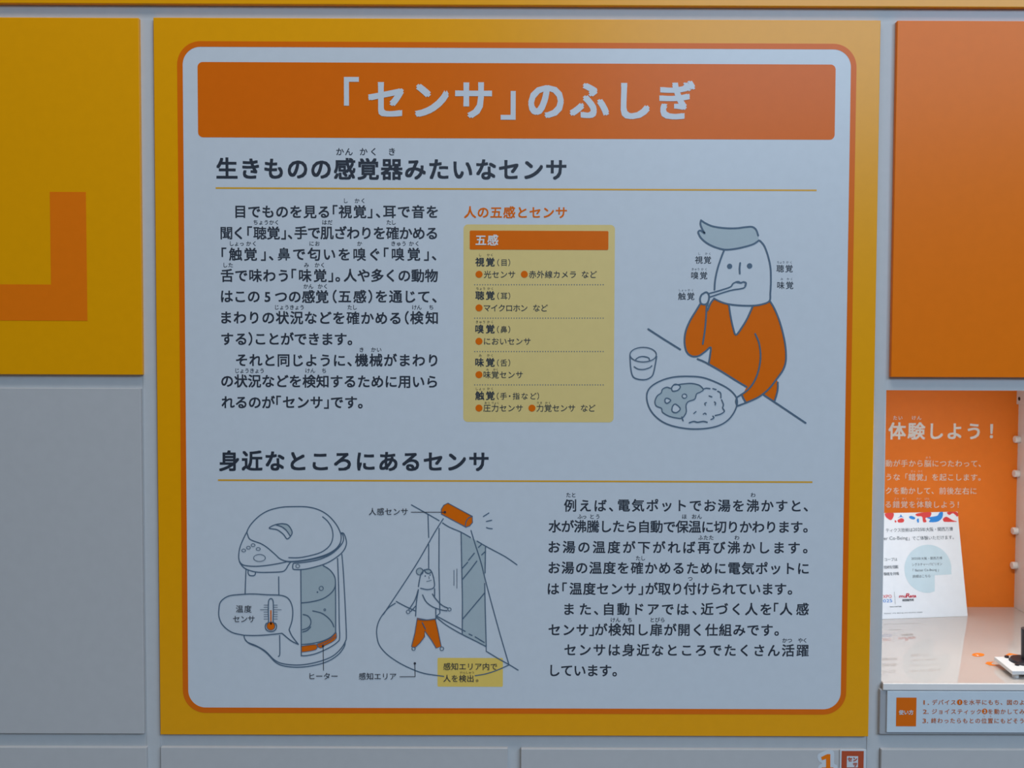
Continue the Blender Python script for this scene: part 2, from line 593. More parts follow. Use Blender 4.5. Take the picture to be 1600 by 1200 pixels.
# ---- table of the five senses
th = block('table_heading', ORANGE, [(183, [('人の五感とセンサ', 92, 1040)])], 19.6, 0.022, 710, 310, 5.926, parent=ip)
th['label'] = 'orange heading above the table'
m = MB(FACE, LAM)
m.rrect(724, 351, 959.8, 659.6, 7)
tb = m.build('senses_table', KHAKI, ip)
m = MB(FACE, 2 * LAM)
m.rrect(734, 360.6, 950.6, 390.2, 2)
m.build('table_header_bar', ORANGE, tb)
m = MB(FACE, 3 * LAM)
m.text('五感', 743.4, 778.3, 382, 18, 0.02)
m.build('header_lettering', WHITEL, tb)
TX = lambda x: 710 + x / 5.926
rows = [
    # bottom of the sense name, name, organ, ruby, detail bottom, details
    (416.0, '視覚', [('（', 406), ('目', 460), ('）', 508)], [('し', 240, None), ('かく', 302, 354)], 398.3),
    (468.2, '聴覚', [('（', 406), ('耳', 460), ('）', 508)], [('ちょう', 203, 283), ('かく', 305, 358)], 450.9),
    (520.6, '嗅覚', [('（', 404), ('鼻', 458), ('）', 508)], [('きゅう', 200, 283), ('かく', 303, 357)], 503.0),
    (572.7, '味覚', [('（', 404), ('舌', 457), ('）', 508)], [('み', 240, None), ('かく', 303, 355)], 555.3),
    (624.7, '触覚', [('（', 402), ('手', 455), ('・', 512), ('指など', 540, 760), ('）', 775)], [('しょっ', 200, 280), ('かく', 303, 357)], 607.4)]
for yb, name, organ, rb, yr in rows:
    q = ru = MB(FACE, 2 * LAM)
    q.text(name, TX(195), TX(371), yb - 1.2, 14.4, 0.02)
    for p in organ:
        if len(p) == 2:
            q.text(p[0], TX(p[1]) - .01, TX(p[1]) + .01, yb - 1.5, 11.6, 0.003)
        else:
            q.text(p[0], TX(p[1]), TX(p[2]), yb - 1.5, 11.6, 0.003)
    for t, x0, x1 in rb:
        if x1 is None:
            ru.text(t, TX(x0) - .01, TX(x0) + .01, yr + 1.8, 4.9)
        else:
            ru.text(t, TX(x0), TX(x1), yr + 1.8, 4.9)
    q.build('sense_name', INK, tb)
for s, x0, x1, yb in (('光センサ', 756, 805, 434.5), ('赤外線カメラ', 826.4, 899.8, 434.5), ('など', 909.2, 932.6, 434.5),
                      ('マイクロホン', 756, 824, 486.9), ('など', 833.2, 856, 486.9), ('においセンサ', 756.4, 829, 539),
                      ('味覚センサ', 755.6, 816.8, 591.2), ('圧力センサ', 755.2, 816.8, 643.3), ('力覚センサ', 838.3, 898.6, 643.3), ('など', 907.8, 930.4, 643.3)):
    q = MB(FACE, 2 * LAM)
    q.text(s, x0, x1, yb - 1.0, 12.4, 0.004)
    q.build('sensor_name', INK, tb)
for t, x0, x1, y in (('み', 761.3, 762, 577.3), ('かく', 770.7, 777.8, 577.3), ('あつ', 757.2, 765.2, 629.4), ('りょく', 768.7, 779.2, 629.4),
                     ('りき', 839.5, 847, 629.4), ('かく', 852, 859.7, 629.4)):
    ru = MB(FACE, 2 * LAM)
    ru.text(t, x0, x1, y + 1.6, 4.2, center=(len(t) == 1))
    ru.build('furigana', INK, tb)
for x, y in ((748.5, 428.6), (819.3, 428.6), (748.5, 481), (748.4, 533.2), (748.4, 585.4), (748.4, 637.6), (831.2, 637.7)):
    m = MB(FACE, 2 * LAM)
    m.disc(x, y, 5.5)
    m.build('bullet_dot', ORANGE, tb)
for y in (444.8, 497, 549.2, 601.3):
    m = MB(FACE, 2 * LAM)
    for k in range(50):
        m.disc(741.8 + k * 4.095, y, 0.85, n=8)
    m.build('dotted_rule', SLATE, tb)

# ---- drawing of a diner with a spoon
z = zoom(970, 320, 3.3333)
il = MB(FACE, 2 * LAM)
WD = 2.7
hair = [(418, 80), (440, 95), (480, 112), (540, 121), (600, 122), (650, 116), (685, 115), (705, 130), (716, 160), (720, 185), (690, 205), (640, 220), (590, 230),
        (540, 233), (490, 220), (450, 200), (420, 175), (406, 152), (404, 140), (415, 134), (438, 149), (424, 126), (415, 100)]
shirt = [(487, 490), (520, 505), (563, 518), (572, 580), (585, 640), (600, 677), (630, 640), (660, 590), (688, 527), (740, 517), (778, 503), (800, 540), (820, 590),
         (840, 650), (852, 710), (861, 790), (855, 845), (835, 885), (800, 922), (760, 965), (700, 1010), (652, 1030), (632, 995), (655, 948), (600, 915), (520, 865), (460, 828),
         (467, 742), (440, 765), (400, 788), (365, 788), (340, 760), (332, 710), (340, 650), (365, 590), (400, 530), (413, 517), (437, 520), (452, 545), (470, 510)]
curry = [(218, 960), (240, 950), (262, 955), (275, 940), (300, 936), (330, 932), (370, 930), (410, 940), (430, 962), (415, 975), (395, 985), (385, 1012), (352, 1025), (340, 1045),
         (341, 1080), (320, 1110), (290, 1110), (250, 1100), (218, 1080), (212, 1060), (186, 1048), (178, 1025), (190, 995), (210, 980)]
for pts, wd, cl in (
    (hair[:9], WD, 0), (hair[9:] + hair[:1], WD, 0),
    ([(540, 233), (525, 270), (505, 330), (492, 390), (488, 442)], WD, 0),
    ([(485, 488), (520, 505), (560, 517), (620, 524), (690, 525), (740, 517), (775, 500), (779, 460), (782, 400), (780, 330), (768, 270), (748, 215), (725, 187)], WD, 0),
    ([(622, 303), (619, 330), (620, 358)], WD, 0),
    ([(456, 463), (510, 448), (570, 428), (585, 410), (610, 400), (625, 405), (642, 402), (653, 408), (645, 430), (620, 438), (585, 443), (540, 455), (460, 482)], 2.20, 0),
    ([(600, 402), (625, 406), (640, 402), (652, 408), (648, 420)], 2.6, 0),
    ([(430, 462), (445, 455), (457, 465), (460, 485), (452, 510), (437, 519), (418, 513), (413, 490), (420, 470)], WD, 1),
    ([(487, 488), (468, 512), (452, 550)], WD, 0), ([(462, 486), (452, 526)], 1.95, 0),
    ([(413, 517), (390, 555), (360, 605), (338, 660), (332, 715), (343, 765), (370, 788), (405, 787), (440, 764), (468, 742), (465, 785), (458, 828)], WD, 0),
    ([(447, 520), (443, 600), (437, 660), (427, 725)], WD, 0),
    ([(778, 503), (800, 540), (825, 600), (845, 670), (858, 740), (860, 810), (845, 860), (810, 910), (770, 960), (720, 1000), (660, 1028), (607, 1048)], WD, 0),
    ([(700, 672), (720, 720), (728, 790), (718, 860), (695, 920), (660, 965), (605, 1003)], WD, 0),
    ([(632, 993), (640, 1010), (652, 1030)], WD, 0), ([(605, 1003), (600, 1025), (607, 1048)], WD, 0),
    ([(563, 518), (572, 580), (585, 640), (600, 677), (630, 640), (660, 590), (688, 527)], WD, 0),
    ([(818, 925), (816, 970), (802, 1020)], WD, 0),
    ([(143, 647), (220, 697), (310, 753)], WD, 0), ([(400, 803), (440, 820), (520, 865), (600, 915), (655, 948)], WD, 0), ([(745, 990), (850, 1060), (963, 1136)], WD, 0),
    ([(48, 785), (52, 850), (63, 893), (90, 908), (130, 910), (160, 895), (172, 870), (180, 830), (187, 790)], 1.95, 0),
    ([(78, 805), (95, 793), (120, 790), (145, 797), (150, 810)], 1.71, 0), ([(70, 843), (90, 855), (120, 857), (150, 848), (162, 838)], 1.71, 0),
    ([(135, 1000), (150, 955), (200, 920), (270, 898), (350, 893), (430, 900), (510, 930), (570, 965), (605, 1010), (600, 1060), (565, 1115), (510, 1150), (430, 1166), (340, 1165),
      (250, 1145), (190, 1110), (150, 1060)], 2.20, 1),
    (curry, 1.7, 1),
    ([(265, 958), (270, 944), (285, 934), (310, 945), (298, 965), (272, 970)], 1.83, 1), ([(235, 1008), (250, 1010), (260, 1020), (240, 1034), (230, 1022)], 1.83, 1),
    ([(270, 1050), (285, 1038), (310, 1062), (290, 1082), (268, 1075)], 1.83, 1),
    ([(430, 960), (445, 955), (465, 957)], 1.83, 0), ([(480, 957), (497, 962)], 1.83, 0), ([(505, 970), (520, 980), (522, 1005)], 1.83, 0),
    ([(525, 1015), (535, 1040), (531, 1058), (540, 1075), (520, 1090), (492, 1097)], 1.83, 0), ([(480, 1100), (485, 1110), (470, 1118)], 1.83, 0),
    ([(450, 1132), (430, 1128), (400, 1132), (380, 1128), (357, 1135)], 2.07, 0), ([(318, 1105), (325, 1125)], 1.83, 0),
    ([(460, 995), (475, 1000)], 1.71, 0), ([(446, 1030), (438, 1034), (441, 1043)], 1.71, 0), ([(488, 1026), (494, 1032), (492, 1042)], 1.71, 0), ([(381, 1086), (392, 1077)], 1.71, 0),
    ([(430, 1090), (438, 1085), (445, 1090)], 1.71, 0)):
    il.stroke(z(pts), wd, bool(cl))
for x, y, r in ((567, 320, 13.5), (671, 318, 14)):
    il.disc(970 + x / 3.3333, 320 + y / 3.3333, r / 3.3333)
il.ring(970 + 117 / 3.3333, 320 + 780 / 3.3333, 69 / 3.3333, 38 / 3.3333, 1.6)
il.ring(970 + 332 / 3.3333, 320 + 996 / 3.3333, 12 / 3.3333, 11 / 3.3333, 1.4)
di = il.build('diner_drawing', SLATE, ip)
di['label'] = 'line drawing of a person eating'
m = MB(FACE, LAM)
m.poly(z(shirt))
m.poly(z([(812, 908), (818, 925), (816, 970), (801, 1022), (745, 986), (768, 958)]))
m.build('sweater_fill', ORANGE, di)
m = MB(FACE, LAM)
m.poly(z(hair))
m.build('hair_fill', GREYI, di)
m = MB(FACE, LAM)
m.poly(z(curry), True)
m.build('curry_fill', GREYI, di)
m = MB(FACE, 1.5 * LAM)
m.poly(z([(265, 958), (270, 944), (285, 934), (310, 945), (298, 965), (272, 970)]))
m.poly(z([(235, 1008), (250, 1010), (260, 1020), (240, 1034), (230, 1022)]))
m.poly(z([(270, 1050), (285, 1038), (310, 1062), (290, 1082), (268, 1075)]))
m.disc(970 + 332 / 3.3333, 320 + 996 / 3.3333, 11 / 3.3333)
m.build('potato_fill', PAPER, di)
for s, x0, x1, yb in (('視覚', 387, 470, 306), ('嗅覚', 367, 450, 387), ('触覚', 299, 383, 495), ('聴覚', 811, 895, 351), ('味覚', 815, 898, 438)):
    q = MB(FACE, LAM)
    q.text(s, 970 + x0 / 3.3333, 970 + x1 / 3.3333, 320 + yb / 3.3333 - 1, 12.4, 0.01)
    q.build('caption_lettering', INK, di)
for s, x0, x1, y in (('し', 409, 410, 255), ('かく', 439, 467, 255), ('きゅう', 370, 409, 336), ('かく', 419, 447, 336), ('しょっ', 303, 341, 445), ('かく', 349, 377, 445),
                     ('ちょう', 814, 852, 300), ('かく', 862, 890, 300), ('み', 838, 839, 387), ('かく', 865, 893, 387)):
    ru = MB(FACE, LAM)
    ru.text(s, 970 + x0 / 3.3333, 970 + x1 / 3.3333, 320 + y / 3.3333 + 1.5, 4.3, center=len(s) == 1)
    ru.build('furigana', INK, di)

# ---- drawing of an electric kettle
z = zoom(330, 770, 4.0)
il = MB(FACE, 2 * LAM)
for pts, wd, cl in (
    ([(225, 240), (250, 195), (300, 145), (360, 110), (440, 90), (520, 86), (600, 88), (670, 105), (730, 140), (780, 195), (808, 250), (812, 290), (800, 325), (770, 357), (720, 385),
      (650, 407), (580, 421), (520, 428), (470, 427), (430, 412), (400, 385), (350, 342), (310, 317), (270, 303), (240, 288), (228, 262)], 1.65, 1),
    ([(225, 240), (200, 290), (180, 340), (172, 390), (176, 425), (195, 448), (230, 457), (290, 459), (360, 452), (430, 440), (475, 430)], 1.65, 0),
    ([(172, 405), (180, 437), (205, 468), (240, 485), (290, 496), (360, 497), (440, 493), (465, 480), (480, 455), (497, 432)], 1.65, 0),
    ([(697, 150), (730, 180), (755, 225), (760, 280), (740, 330), (690, 370), (620, 392), (550, 405), (485, 405)], 1.6, 0),
    ([(475, 430), (497, 432), (560, 427), (640, 414), (720, 392), (780, 355), (808, 315)], 1.6, 0),
    ([(530, 439), (513, 443), (510, 468), (520, 479), (580, 478), (650, 463), (720, 440), (780, 405), (825, 365), (845, 320), (840, 280), (827, 253), (812, 250)], 1.65, 0),
    ([(530, 439), (600, 432), (680, 415), (750, 383), (800, 340), (826, 300), (824, 265), (815, 255)], 1.6, 0),
    ([(363, 222), (385, 205), (420, 195), (450, 193), (482, 203), (505, 240), (500, 265), (475, 288), (450, 258), (410, 230)], 1.65, 1),
    ([(405, 200), (440, 212), (470, 235), (493, 268)], 1.6, 0),
    ([(232, 483), (231, 503), (243, 517), (270, 516), (278, 498)], 1.6, 0),
    ([(218, 475), (215, 540), (212, 635)], 1.65, 0),
    ([(207, 892), (207, 905), (225, 932), (280, 955), (340, 990), (390, 1040), (440, 1066), (520, 1076), (600, 1071), (690, 1050), (760, 1020), (810, 975), (838, 930), (845, 895), (840, 760),
      (832, 600), (825, 480), (817, 385)], 1.65, 0),
    ([(213, 918), (240, 943), (300, 968), (350, 1005), (400, 1057), (450, 1081), (530, 1090), (620, 1083), (720, 1057), (790, 1015), (830, 965), (838, 930)], 1.6, 0),
    ([(422, 525), (423, 640)], 1.6, 0), ([(428, 892), (429, 1005), (420, 1022)], 1.6, 0),
    ([(560, 480), (562, 750), (563, 1018)], 1.65, 0),
    ([(563, 1018), (600, 1017), (660, 1003), (740, 967), (790, 932), (803, 905), (800, 800), (797, 600), (790, 410)], 1.65, 0),
    ([(563, 688), (620, 682), (690, 665), (740, 635), (770, 598), (777, 560), (770, 520), (740, 480), (700, 455)], 1.65, 0),
    ([(777, 560), (778, 700), (778, 872)], 1.65, 0),
    ([(635, 738), (690, 752), (730, 780), (755, 810), (767, 838)], 1.6, 0), ([(575, 760), (605, 770), (622, 795), (620, 825), (600, 846), (570, 856)], 1.6, 0),
    ([(572, 870), (600, 860), (622, 838)], 1.6, 0), ([(563, 948), (630, 942), (700, 925), (750, 900), (778, 872)], 1.65, 0),
    ([(566, 958), (655, 948), (662, 968), (650, 982), (600, 992), (566, 996)], 1.0, 0),
    ([(662, 946), (700, 930), (750, 905), (778, 872), (783, 905), (760, 930), (710, 955), (688, 970), (666, 962)], 1.0, 1),
    ([(672, 955), (730, 930), (778, 895)], 0.9, 0),
    ([(205, 890), (130, 872), (75, 830), (50, 780), (48, 730), (60, 680), (110, 645), (190, 635), (260, 632), (350, 637), (430, 640), (475, 655), (500, 690), (510, 740), (505, 800),
      (487, 855)], 1.65, 0), ([(487, 855), (505, 895), (545, 947)], 1.65, 0),
    ([(545, 947), (500, 925), (443, 878)], 1.65, 0), ([(443, 878), (350, 888), (270, 892), (205, 890)], 1.65, 0),
    ([(358, 805), (357, 740), (358, 685), (363, 667), (373, 661), (383, 667), (388, 685), (389, 740), (388, 805), (403, 817), (409, 835), (402, 855), (385, 866), (362, 866), (344, 855), (338, 835),
      (344, 817)], 1.6, 1),
):
    il.stroke(z(pts), wd, bool(cl))
for x, y, rx, ry in ((203, 360, 12, 9), (233, 343, 12, 9), (262, 327, 12, 9), (294, 351, 13, 9), (302, 407, 37, 22), (541, 458, 12, 11), (688, 597, 13, 13), (710, 731, 6, 6), (373, 833, 26, 26)):
    il.ring(330 + x / 4, 770 + y / 4, rx / 4, ry / 4, 1.0, 20)
il.disc(330 + 664 / 4, 770 + 621 / 4, 1.3)
for y in (702, 716, 731, 745, 760, 774, 789):
    a = 24 if y == 731 else 0
    il.stroke(z([(330 - a, y), (354, y)]), 0.8, False, False)
    il.stroke(z([(392, y), (414 + a, y)]), 0.8, False, False)
ke = il.build('kettle_drawing', SLATE, ip)
ke['label'] = 'line drawing of an electric kettle'
m = MB(FACE, LAM)
m.poly(z([(563, 480), (650, 463), (700, 455), (740, 480), (770, 520), (777, 560), (777, 870), (740, 905), (680, 930), (600, 945), (563, 948)]))
m.poly(z([(412, 197), (445, 193), (482, 204), (505, 240), (497, 262), (480, 238), (450, 212)]))
m.build('water_fill', GREYI, ke)
m = MB(FACE, LAM)
m.poly(z([(566, 958), (655, 948), (662, 968), (650, 982), (600, 992), (566, 996)]))
m.poly(z([(662, 946), (700, 930), (750, 905), (778, 872), (783, 905), (760, 930), (710, 955), (688, 970), (666, 962)]))
m.build('heater_fill', ORANGE, ke)
m = MB(FACE, LAM)
m.disc(330 + 373 / 4, 770 + 833 / 4, 6)
m.rrect(330 + 369 / 4, 770 + 733 / 4, 330 + 377.5 / 4, 770 + 825 / 4, 0.9)
m.build('thermometer_fill', ORANGE, ke)
m = MB(FACE, 3 * LAM)
m.stroke(z([(700, 958), (702, 1110)]), 1.0, False, False)
m.disc(330 + 699 / 4, 770 + 958 / 4, 1.8)
m.build('leader_line', INK, ke)
m = MB(FACE, 3 * LAM)
m.text('温度', 330 + 155 / 4, 330 + 252 / 4, 770 + 748 / 4 - 1, 12.2, 0.004)
m.text('センサ', 330 + 137 / 4, 330 + 272 / 4, 770 + 810 / 4 - 0.8, 12.0, 0.004)
m.build('caption_lettering', INK, ke)
m = MB(FACE, 3 * LAM)
m.text('ヒーター', 330 + 615 / 4, 330 + 790 / 4, 770 + 1167 / 4 - 0.8, 12.0, 0.004)
m.build('caption_lettering', INK, ke)

# ---- drawing of an automatic door
K = 3.871
z = zoom(550, 770, K)
il = MB(FACE, 2 * LAM)
sensor = [(540, 100), (555, 75), (580, 62), (728, 142), (729, 180), (712, 200), (690, 208), (540, 128)]
glass = [(660, 240), (717, 270), (757, 292), (808, 322), (805, 480), (803, 600), (810, 928), (668, 853), (665, 600)]
pants = [(395, 757), (450, 768), (505, 765), (520, 830), (540, 930), (510, 940), (480, 890), (440, 835), (440, 870), (410, 910), (380, 938), (360, 930), (380, 850)]
for pts, wd, cl, sm in (
    (sensor, 1.3, 1, 0), ([(728, 142), (705, 152), (690, 175), (685, 205)], 1.6, 0, 1),
    ([(795, 143), (828, 122)], 1.6, 0, 0), ([(813, 173), (845, 166)], 1.6, 0, 0), ([(813, 210), (828, 215), (848, 217)], 1.6, 0, 1),
    ([(360, 73), (440, 118), (527, 168)], 1.6, 0, 1), ([(548, 182), (590, 208), (660, 238), (717, 270)], 1.6, 0, 1),
    ([(757, 292), (808, 322), (860, 350), (930, 388), (998, 435)], 1.6, 0, 1),
    ([(460, 135), (464, 270)], 1.6, 0, 0), ([(464, 312), (464, 455)], 1.6, 0, 0), ([(527, 215), (526, 450), (530, 640), (532, 728), (512, 745)], 1.6, 0, 0),
    ([(552, 157), (500, 240), (400, 415), (300, 570), (240, 660), (190, 735)], 1.6, 0, 1),
    ([(262, 668), (225, 692), (195, 725), (168, 765), (152, 810), (150, 860), (165, 920), (210, 975), (280, 1025), (360, 1065), (440, 1093), (555, 1110)], 1.6, 0, 1),
    ([(745, 1106), (810, 1095), (880, 1072), (952, 1040)], 1.6, 0, 1),
    ([(720, 228), (745, 310), (780, 420), (805, 520), (850, 690), (900, 870), (950, 1040)], 1.6, 0, 1),
    ([(268, 657), (320, 685), (385, 715)], 1.6, 0, 1), ([(510, 752), (570, 800), (660, 853), (740, 893), (808, 928)], 1.6, 0, 1),
    ([(512, 745), (600, 793), (685, 838)], 1.6, 0, 1), ([(708, 854), (727, 863)], 1.6, 0, 0), ([(745, 871), (800, 905)], 1.6, 0, 0),
    ([(812, 925), (812, 958), (880, 1000), (952, 1040), (1005, 1072)], 1.6, 0, 0),
    ([(660, 240), (664, 450), (668, 640), (667, 853)], 1.6, 0, 1), ([(808, 322), (805, 485)], 1.6, 0, 0), ([(803, 548), (806, 700), (812, 925)], 1.6, 0, 1),
    ([(668, 455), (700, 420)], 1.6, 0, 0), ([(705, 408), (740, 365)], 1.6, 0, 0), ([(765, 330), (783, 312)], 1.6, 0, 0), ([(670, 522), (720, 460), (755, 413)], 1.6, 0, 1),
    ([(785, 375), (803, 358)], 1.6, 0, 0), ([(668, 765), (740, 680), (803, 605)], 1.6, 0, 1), ([(617, 468), (617, 560)], 0.9, 0, 0), ([(635, 460), (635, 577)], 0.9, 0, 0),
    ([(402, 567), (408, 530), (418, 490), (438, 465)], 1.6, 0, 1), ([(438, 467), (465, 462), (482, 478), (495, 520), (497, 570), (460, 585), (415, 577)], 1.6, 0, 1),
    ([(482, 478), (465, 488), (447, 482), (438, 467)], 1.6, 0, 1), ([(465, 505), (467, 520)], 0.9, 0, 0), ([(452, 535), (465, 534), (480, 528)], 0.9, 0, 1),
    ([(402, 585), (390, 660), (385, 745)], 1.6, 0, 1), ([(400, 765), (450, 769), (508, 762)], 1.6, 0, 1), ([(500, 580), (500, 625)], 1.6, 0, 0), ([(507, 700), (508, 762)], 1.6, 0, 0),
    ([(400, 590), (380, 650), (345, 705)], 1.6, 0, 1), ([(385, 685), (355, 718)], 1.6, 0, 0),
    ([(427, 617), (450, 660), (490, 690), (540, 708), (575, 713)], 1.6, 0, 1), ([(487, 612), (510, 645), (545, 680), (580, 697)], 1.6, 0, 1),
    (pants, 1.2, 1, 0), ([(425, 785), (445, 825)], 1.6, 0, 0)):
    il.stroke(z(pts), wd, bool(cl), bool(sm))
for x, y, r in ((410, 476, 21), (340, 720, 11), (590, 705, 10), (373, 943, 10), (544, 943, 11)):
    il.ring(550 + x / K, 770 + y / K, r / K, r / K, 1.1, 18)
for x, y in ((443, 503), (473, 497)):
    il.disc(550 + x / K, 770 + y / K, 1.1, n=10)
do = il.build('automatic_door_drawing', SLATE, ip)
do['label'] = 'line drawing of a person at an automatic door'
m = MB(FACE, LAM)
m.poly(z(sensor))
m.build('sensor_fill', ORANGE, do)
m = MB(FACE, LAM)
m.poly(z(pants))
m.build('trousers_fill', ORANGE, do)
m = MB(FACE, LAM)
m.poly(z(glass))
m.build('door_glass_fill', GREYI, do)
m = MB(FACE, LAM)
m.disc(550 + 410 / K, 770 + 476 / K, 20.5 / K)
m.poly(z([(438, 467), (465, 462), (482, 478), (465, 488), (447, 482)]))
m.build('hair_fill', GREYI, do)
m = MB(FACE, LAM)
m.rrect(683.6, 1028, 785.8, 1073, 2)
m.build('note_box', NOTEY, do)
m = MB(FACE, 3 * LAM)
m.stroke(z([(358, 117), (562, 117)]), 1.0, False, False)
m.disc(550 + 562 / K, 770 + 117 / K, 1.9)
m.build('leader_line', INK, do)
m = MB(FACE, 3 * LAM)
m.stroke(z([(380, 1032), (382, 1112)]), 1.0, False, False)
m.stroke(z([(382, 1112), (290, 1113)]), 1.0, False, False)
m.disc(550 + 380 / K, 770 + 1032 / K, 1.9)
m.build('leader_line', INK, do)
m = MB(FACE, 3 * LAM)
m.text('人感センサ', 576.4, 637.3, 804.0, 12.3, 0.004)
m.build('caption_lettering', INK, do)
m = MB(FACE, 3 * LAM)
m.text('感知エリア', 560.8, 619.2, 1061.3, 12.0, 0.004)
m.build('caption_lettering', INK, do)
m = MB(FACE, 3 * LAM)
m.text('感知エリア内で', 692.9, 776.8, 1046.0, 12.2, 0.004)
m.text('人を検出', 692.9, 739.9, 1064.6, 12.2, 0.004)
m.text('。', 745.5, 745.6, 1064.6, 12.2, 0.004)
m.text('けんしゅつ', 550 + 655 / K, 550 + 738 / K, 1052.4, 4.4)
m.build('caption_lettering', INK, do)

# ------------------------------------------------------------------ stickers on the white panel below
z = zoom(1260, 1150, 11.43)
one = [(262, 378), (370, 325), (428, 325), (428, 562), (482, 562), (482, 640), (275, 640), (275, 562), (352, 562), (352, 408), (282, 432)]
halo = [(196, 385), (205, 330), (250, 300), (330, 265), (400, 248), (470, 262), (496, 310), (498, 490), (545, 520), (555, 600), (540, 690), (480, 715), (280, 715), (220, 690),
        (205, 600), (220, 530), (270, 495), (272, 478), (225, 450)]
m = MB(FACE, LAM)
m.poly(z(halo), True)
st = tag(m.build('number_sticker', PAPER), 'sticker with an orange figure 1 in a white outline on the low white panel', 'sticker')
m = MB(FACE, 2 * LAM)
m.poly(z(one))
m.build('numeral', ORANGE_B, st)
SGN = Surf((0, -0.002, 0))
a, b = SGN.P(1260 + 600 / 11.43, 1150 + 245 / 11.43), SGN.P(1260 + 1066 / 11.43, 1150 + 700 / 11.43)
m = MB()
m.box(a.x, b.x, -0.002, -0.0001, b.z, a.z)
sg = tag(m.build('square_sign', PAPER, None, 0.0004), 'small red-orange square sign with a white inset, beside the figure 1 sticker', 'sign')
m = MB(SGN, LAM)
m.rrect(1260 + 628 / 11.43, 1150 + 268 / 11.43, 1260 + 1022 / 11.43, 1150 + 664 / 11.43)
m.build('sign_face', SIGNO, sg)
m = MB(SGN, 2 * LAM)
m.rrect(1260 + 722 / 11.43, 1150 + 360 / 11.43, 1260 + 922 / 11.43, 1150 + 560 / 11.43)
m.build('inset', PAPER, sg)
m = MB(SGN, 3 * LAM)
for ch, x0, x1, yb in (('セ', 735, 815, 455), ('ン', 830, 912, 455), ('サ', 832, 908, 550)):
    cx = 1260 + (x0 + x1) / 2 / 11.43
    m.text(ch, cx - .01, cx + .01, 1150 + yb / 11.43 - 0.5, 7.6, 0.045)
m.build('sign_lettering', SIGNO, sg)

# ------------------------------------------------------------------ the display niche
WALL = 0.018
nb = empty('display_niche', ((OPEN_L + OPEN_R) / 2, DEPTH / 2, BOX_B), 'open lit display niche with an orange back board and glossy white shelf', 'display case')
m = MB()
m.box(OPEN_L - WALL, OPEN_R + WALL, DEPTH, DEPTH + 0.012, FLOOR_Z - 0.02, OPEN_T + WALL)
bk = m.build('back_board', ORANGE_N, nb)
m = MB()
m.box(OPEN_L - WALL, OPEN_L, T + 0.0405, DEPTH, FLOOR_Z - 0.02, OPEN_T)
m.build('side_board', BOXW, nb)
m = MB()
m.box(OPEN_R, OPEN_R + WALL - 0.0004, T, DEPTH, FLOOR_Z - 0.02, OPEN_T - 0.0004)
m.build('side_board', BOXW, nb)
m = MB()
m.box(OPEN_L - WALL, OPEN_R + WALL, T + 0.0405, DEPTH, OPEN_T, OPEN_T + WALL)
m.build('top_board', BOXW, nb)
m = MB()
m.box(OPEN_L, OPEN_R, -0.0005, DEPTH, LIP_B, FLOOR_Z)
m.build('shelf', GLOSS, nb, 0.0015)['label'] = 'glossy white shelf'
m = MB()
m.box(OPEN_L - 0.001, OPEN_R + 0.001, -0.0025, -0.0004, LIP_B, FLOOR_Z - 0.0002)
m.build('shelf_lip', LIPW, nb, 0.001)
FX0 = at(1374.8, 1110).x
m = MB()
m.box(FX0, OPEN_R + 0.03, 0.0, T, BOX_B, LIP_B)
m.build('front_fascia', FASC, nb, 0.0009)
# white board lining the side wall, with the stand-off pegs behind it
REAR = 0.017
m = MB()
m.box(OPEN_R - 0.003, OPEN_R, 0.012, DEPTH - REAR, FLOOR_Z + 0.0005, OPEN_T)
m.build('side_lining', BOXW, nb)
for px, py in ((1593.2, 686.5), (1591.7, 740), (1590, 829.5), (1588.2, 883.5)):
    p = at(px, py, DEPTH - 0.009)
    m = MB()
    m.cyl((OPEN_R, DEPTH - 0.009, p.z), (-1, 0, 0), 0.0072, 0.012, 36)
    m.build('peg', PEGW, nb, 0.0014)
pb = at(1590, 631.5, DEPTH)
m = MB()
m.box(OPEN_R - 0.0045, OPEN_R, DEPTH - 0.03, DEPTH, pb.z, OPEN_T)
br = m.build('corner_bracket', BOXW, nb, 0.0008)
ph = at(1593.8, 623, DEPTH - 0.008)
m = MB()
m.cyl((OPEN_R - 0.0044, DEPTH - 0.010, ph.z), (-1, 0, 0), 0.004, 0.0004)
m.build('screw_hole', DARKH, br)

BACK = Surf((0, DEPTH, 0))
bz = dict(bx=1360, by=580, sc=5.454, surf=BACK, lift=0.0006)
o = block('board_heading', WHITEL, [(580, [('体験しよう', 155, 928), ('！', 1031)])], 28.0, 0.022, parent=bk, rem=7.2,
          rubies=[('たい', 195, 272, 398), ('けん', 355, 433, 398)], **bz)
q = MB(BACK, 0.0006)
for s, x0, x1, yb in (('動が手から脳につたわって、', 128, 940, 815), ('うな「錯覚」を起こします。', 135, 938, 932), ('クを動かして、前後左右に', 130, 903, 1048), ('る錯覚を体験しよう！', 127, 752, 1165)):
    q.text(s, 1360 + x0 / 5.454, 1360 + x1 / 5.454, 580 + yb / 5.454 - 0.9, 11.7, 0.006)
for s, x0, x1, y, e_ in (('のう', 472, 512, 737, 3.9), ('さっ', 345, 382, 853, 3.9), ('かく', 405, 442, 853, 3.9),
                         ('さっ', 203, 240, 1087, 3.9), ('かく', 270, 306, 1087, 3.9), ('たい', 394, 432, 1087, 3.9), ('けん', 464, 502, 1087, 3.9)):
    q.text(s, 1360 + x0 / 5.454, 1360 + x1 / 5.454, 580 + y / 5.454 + 0.36 * e_, e_)
q.build('board_lettering', CREAM, bk)

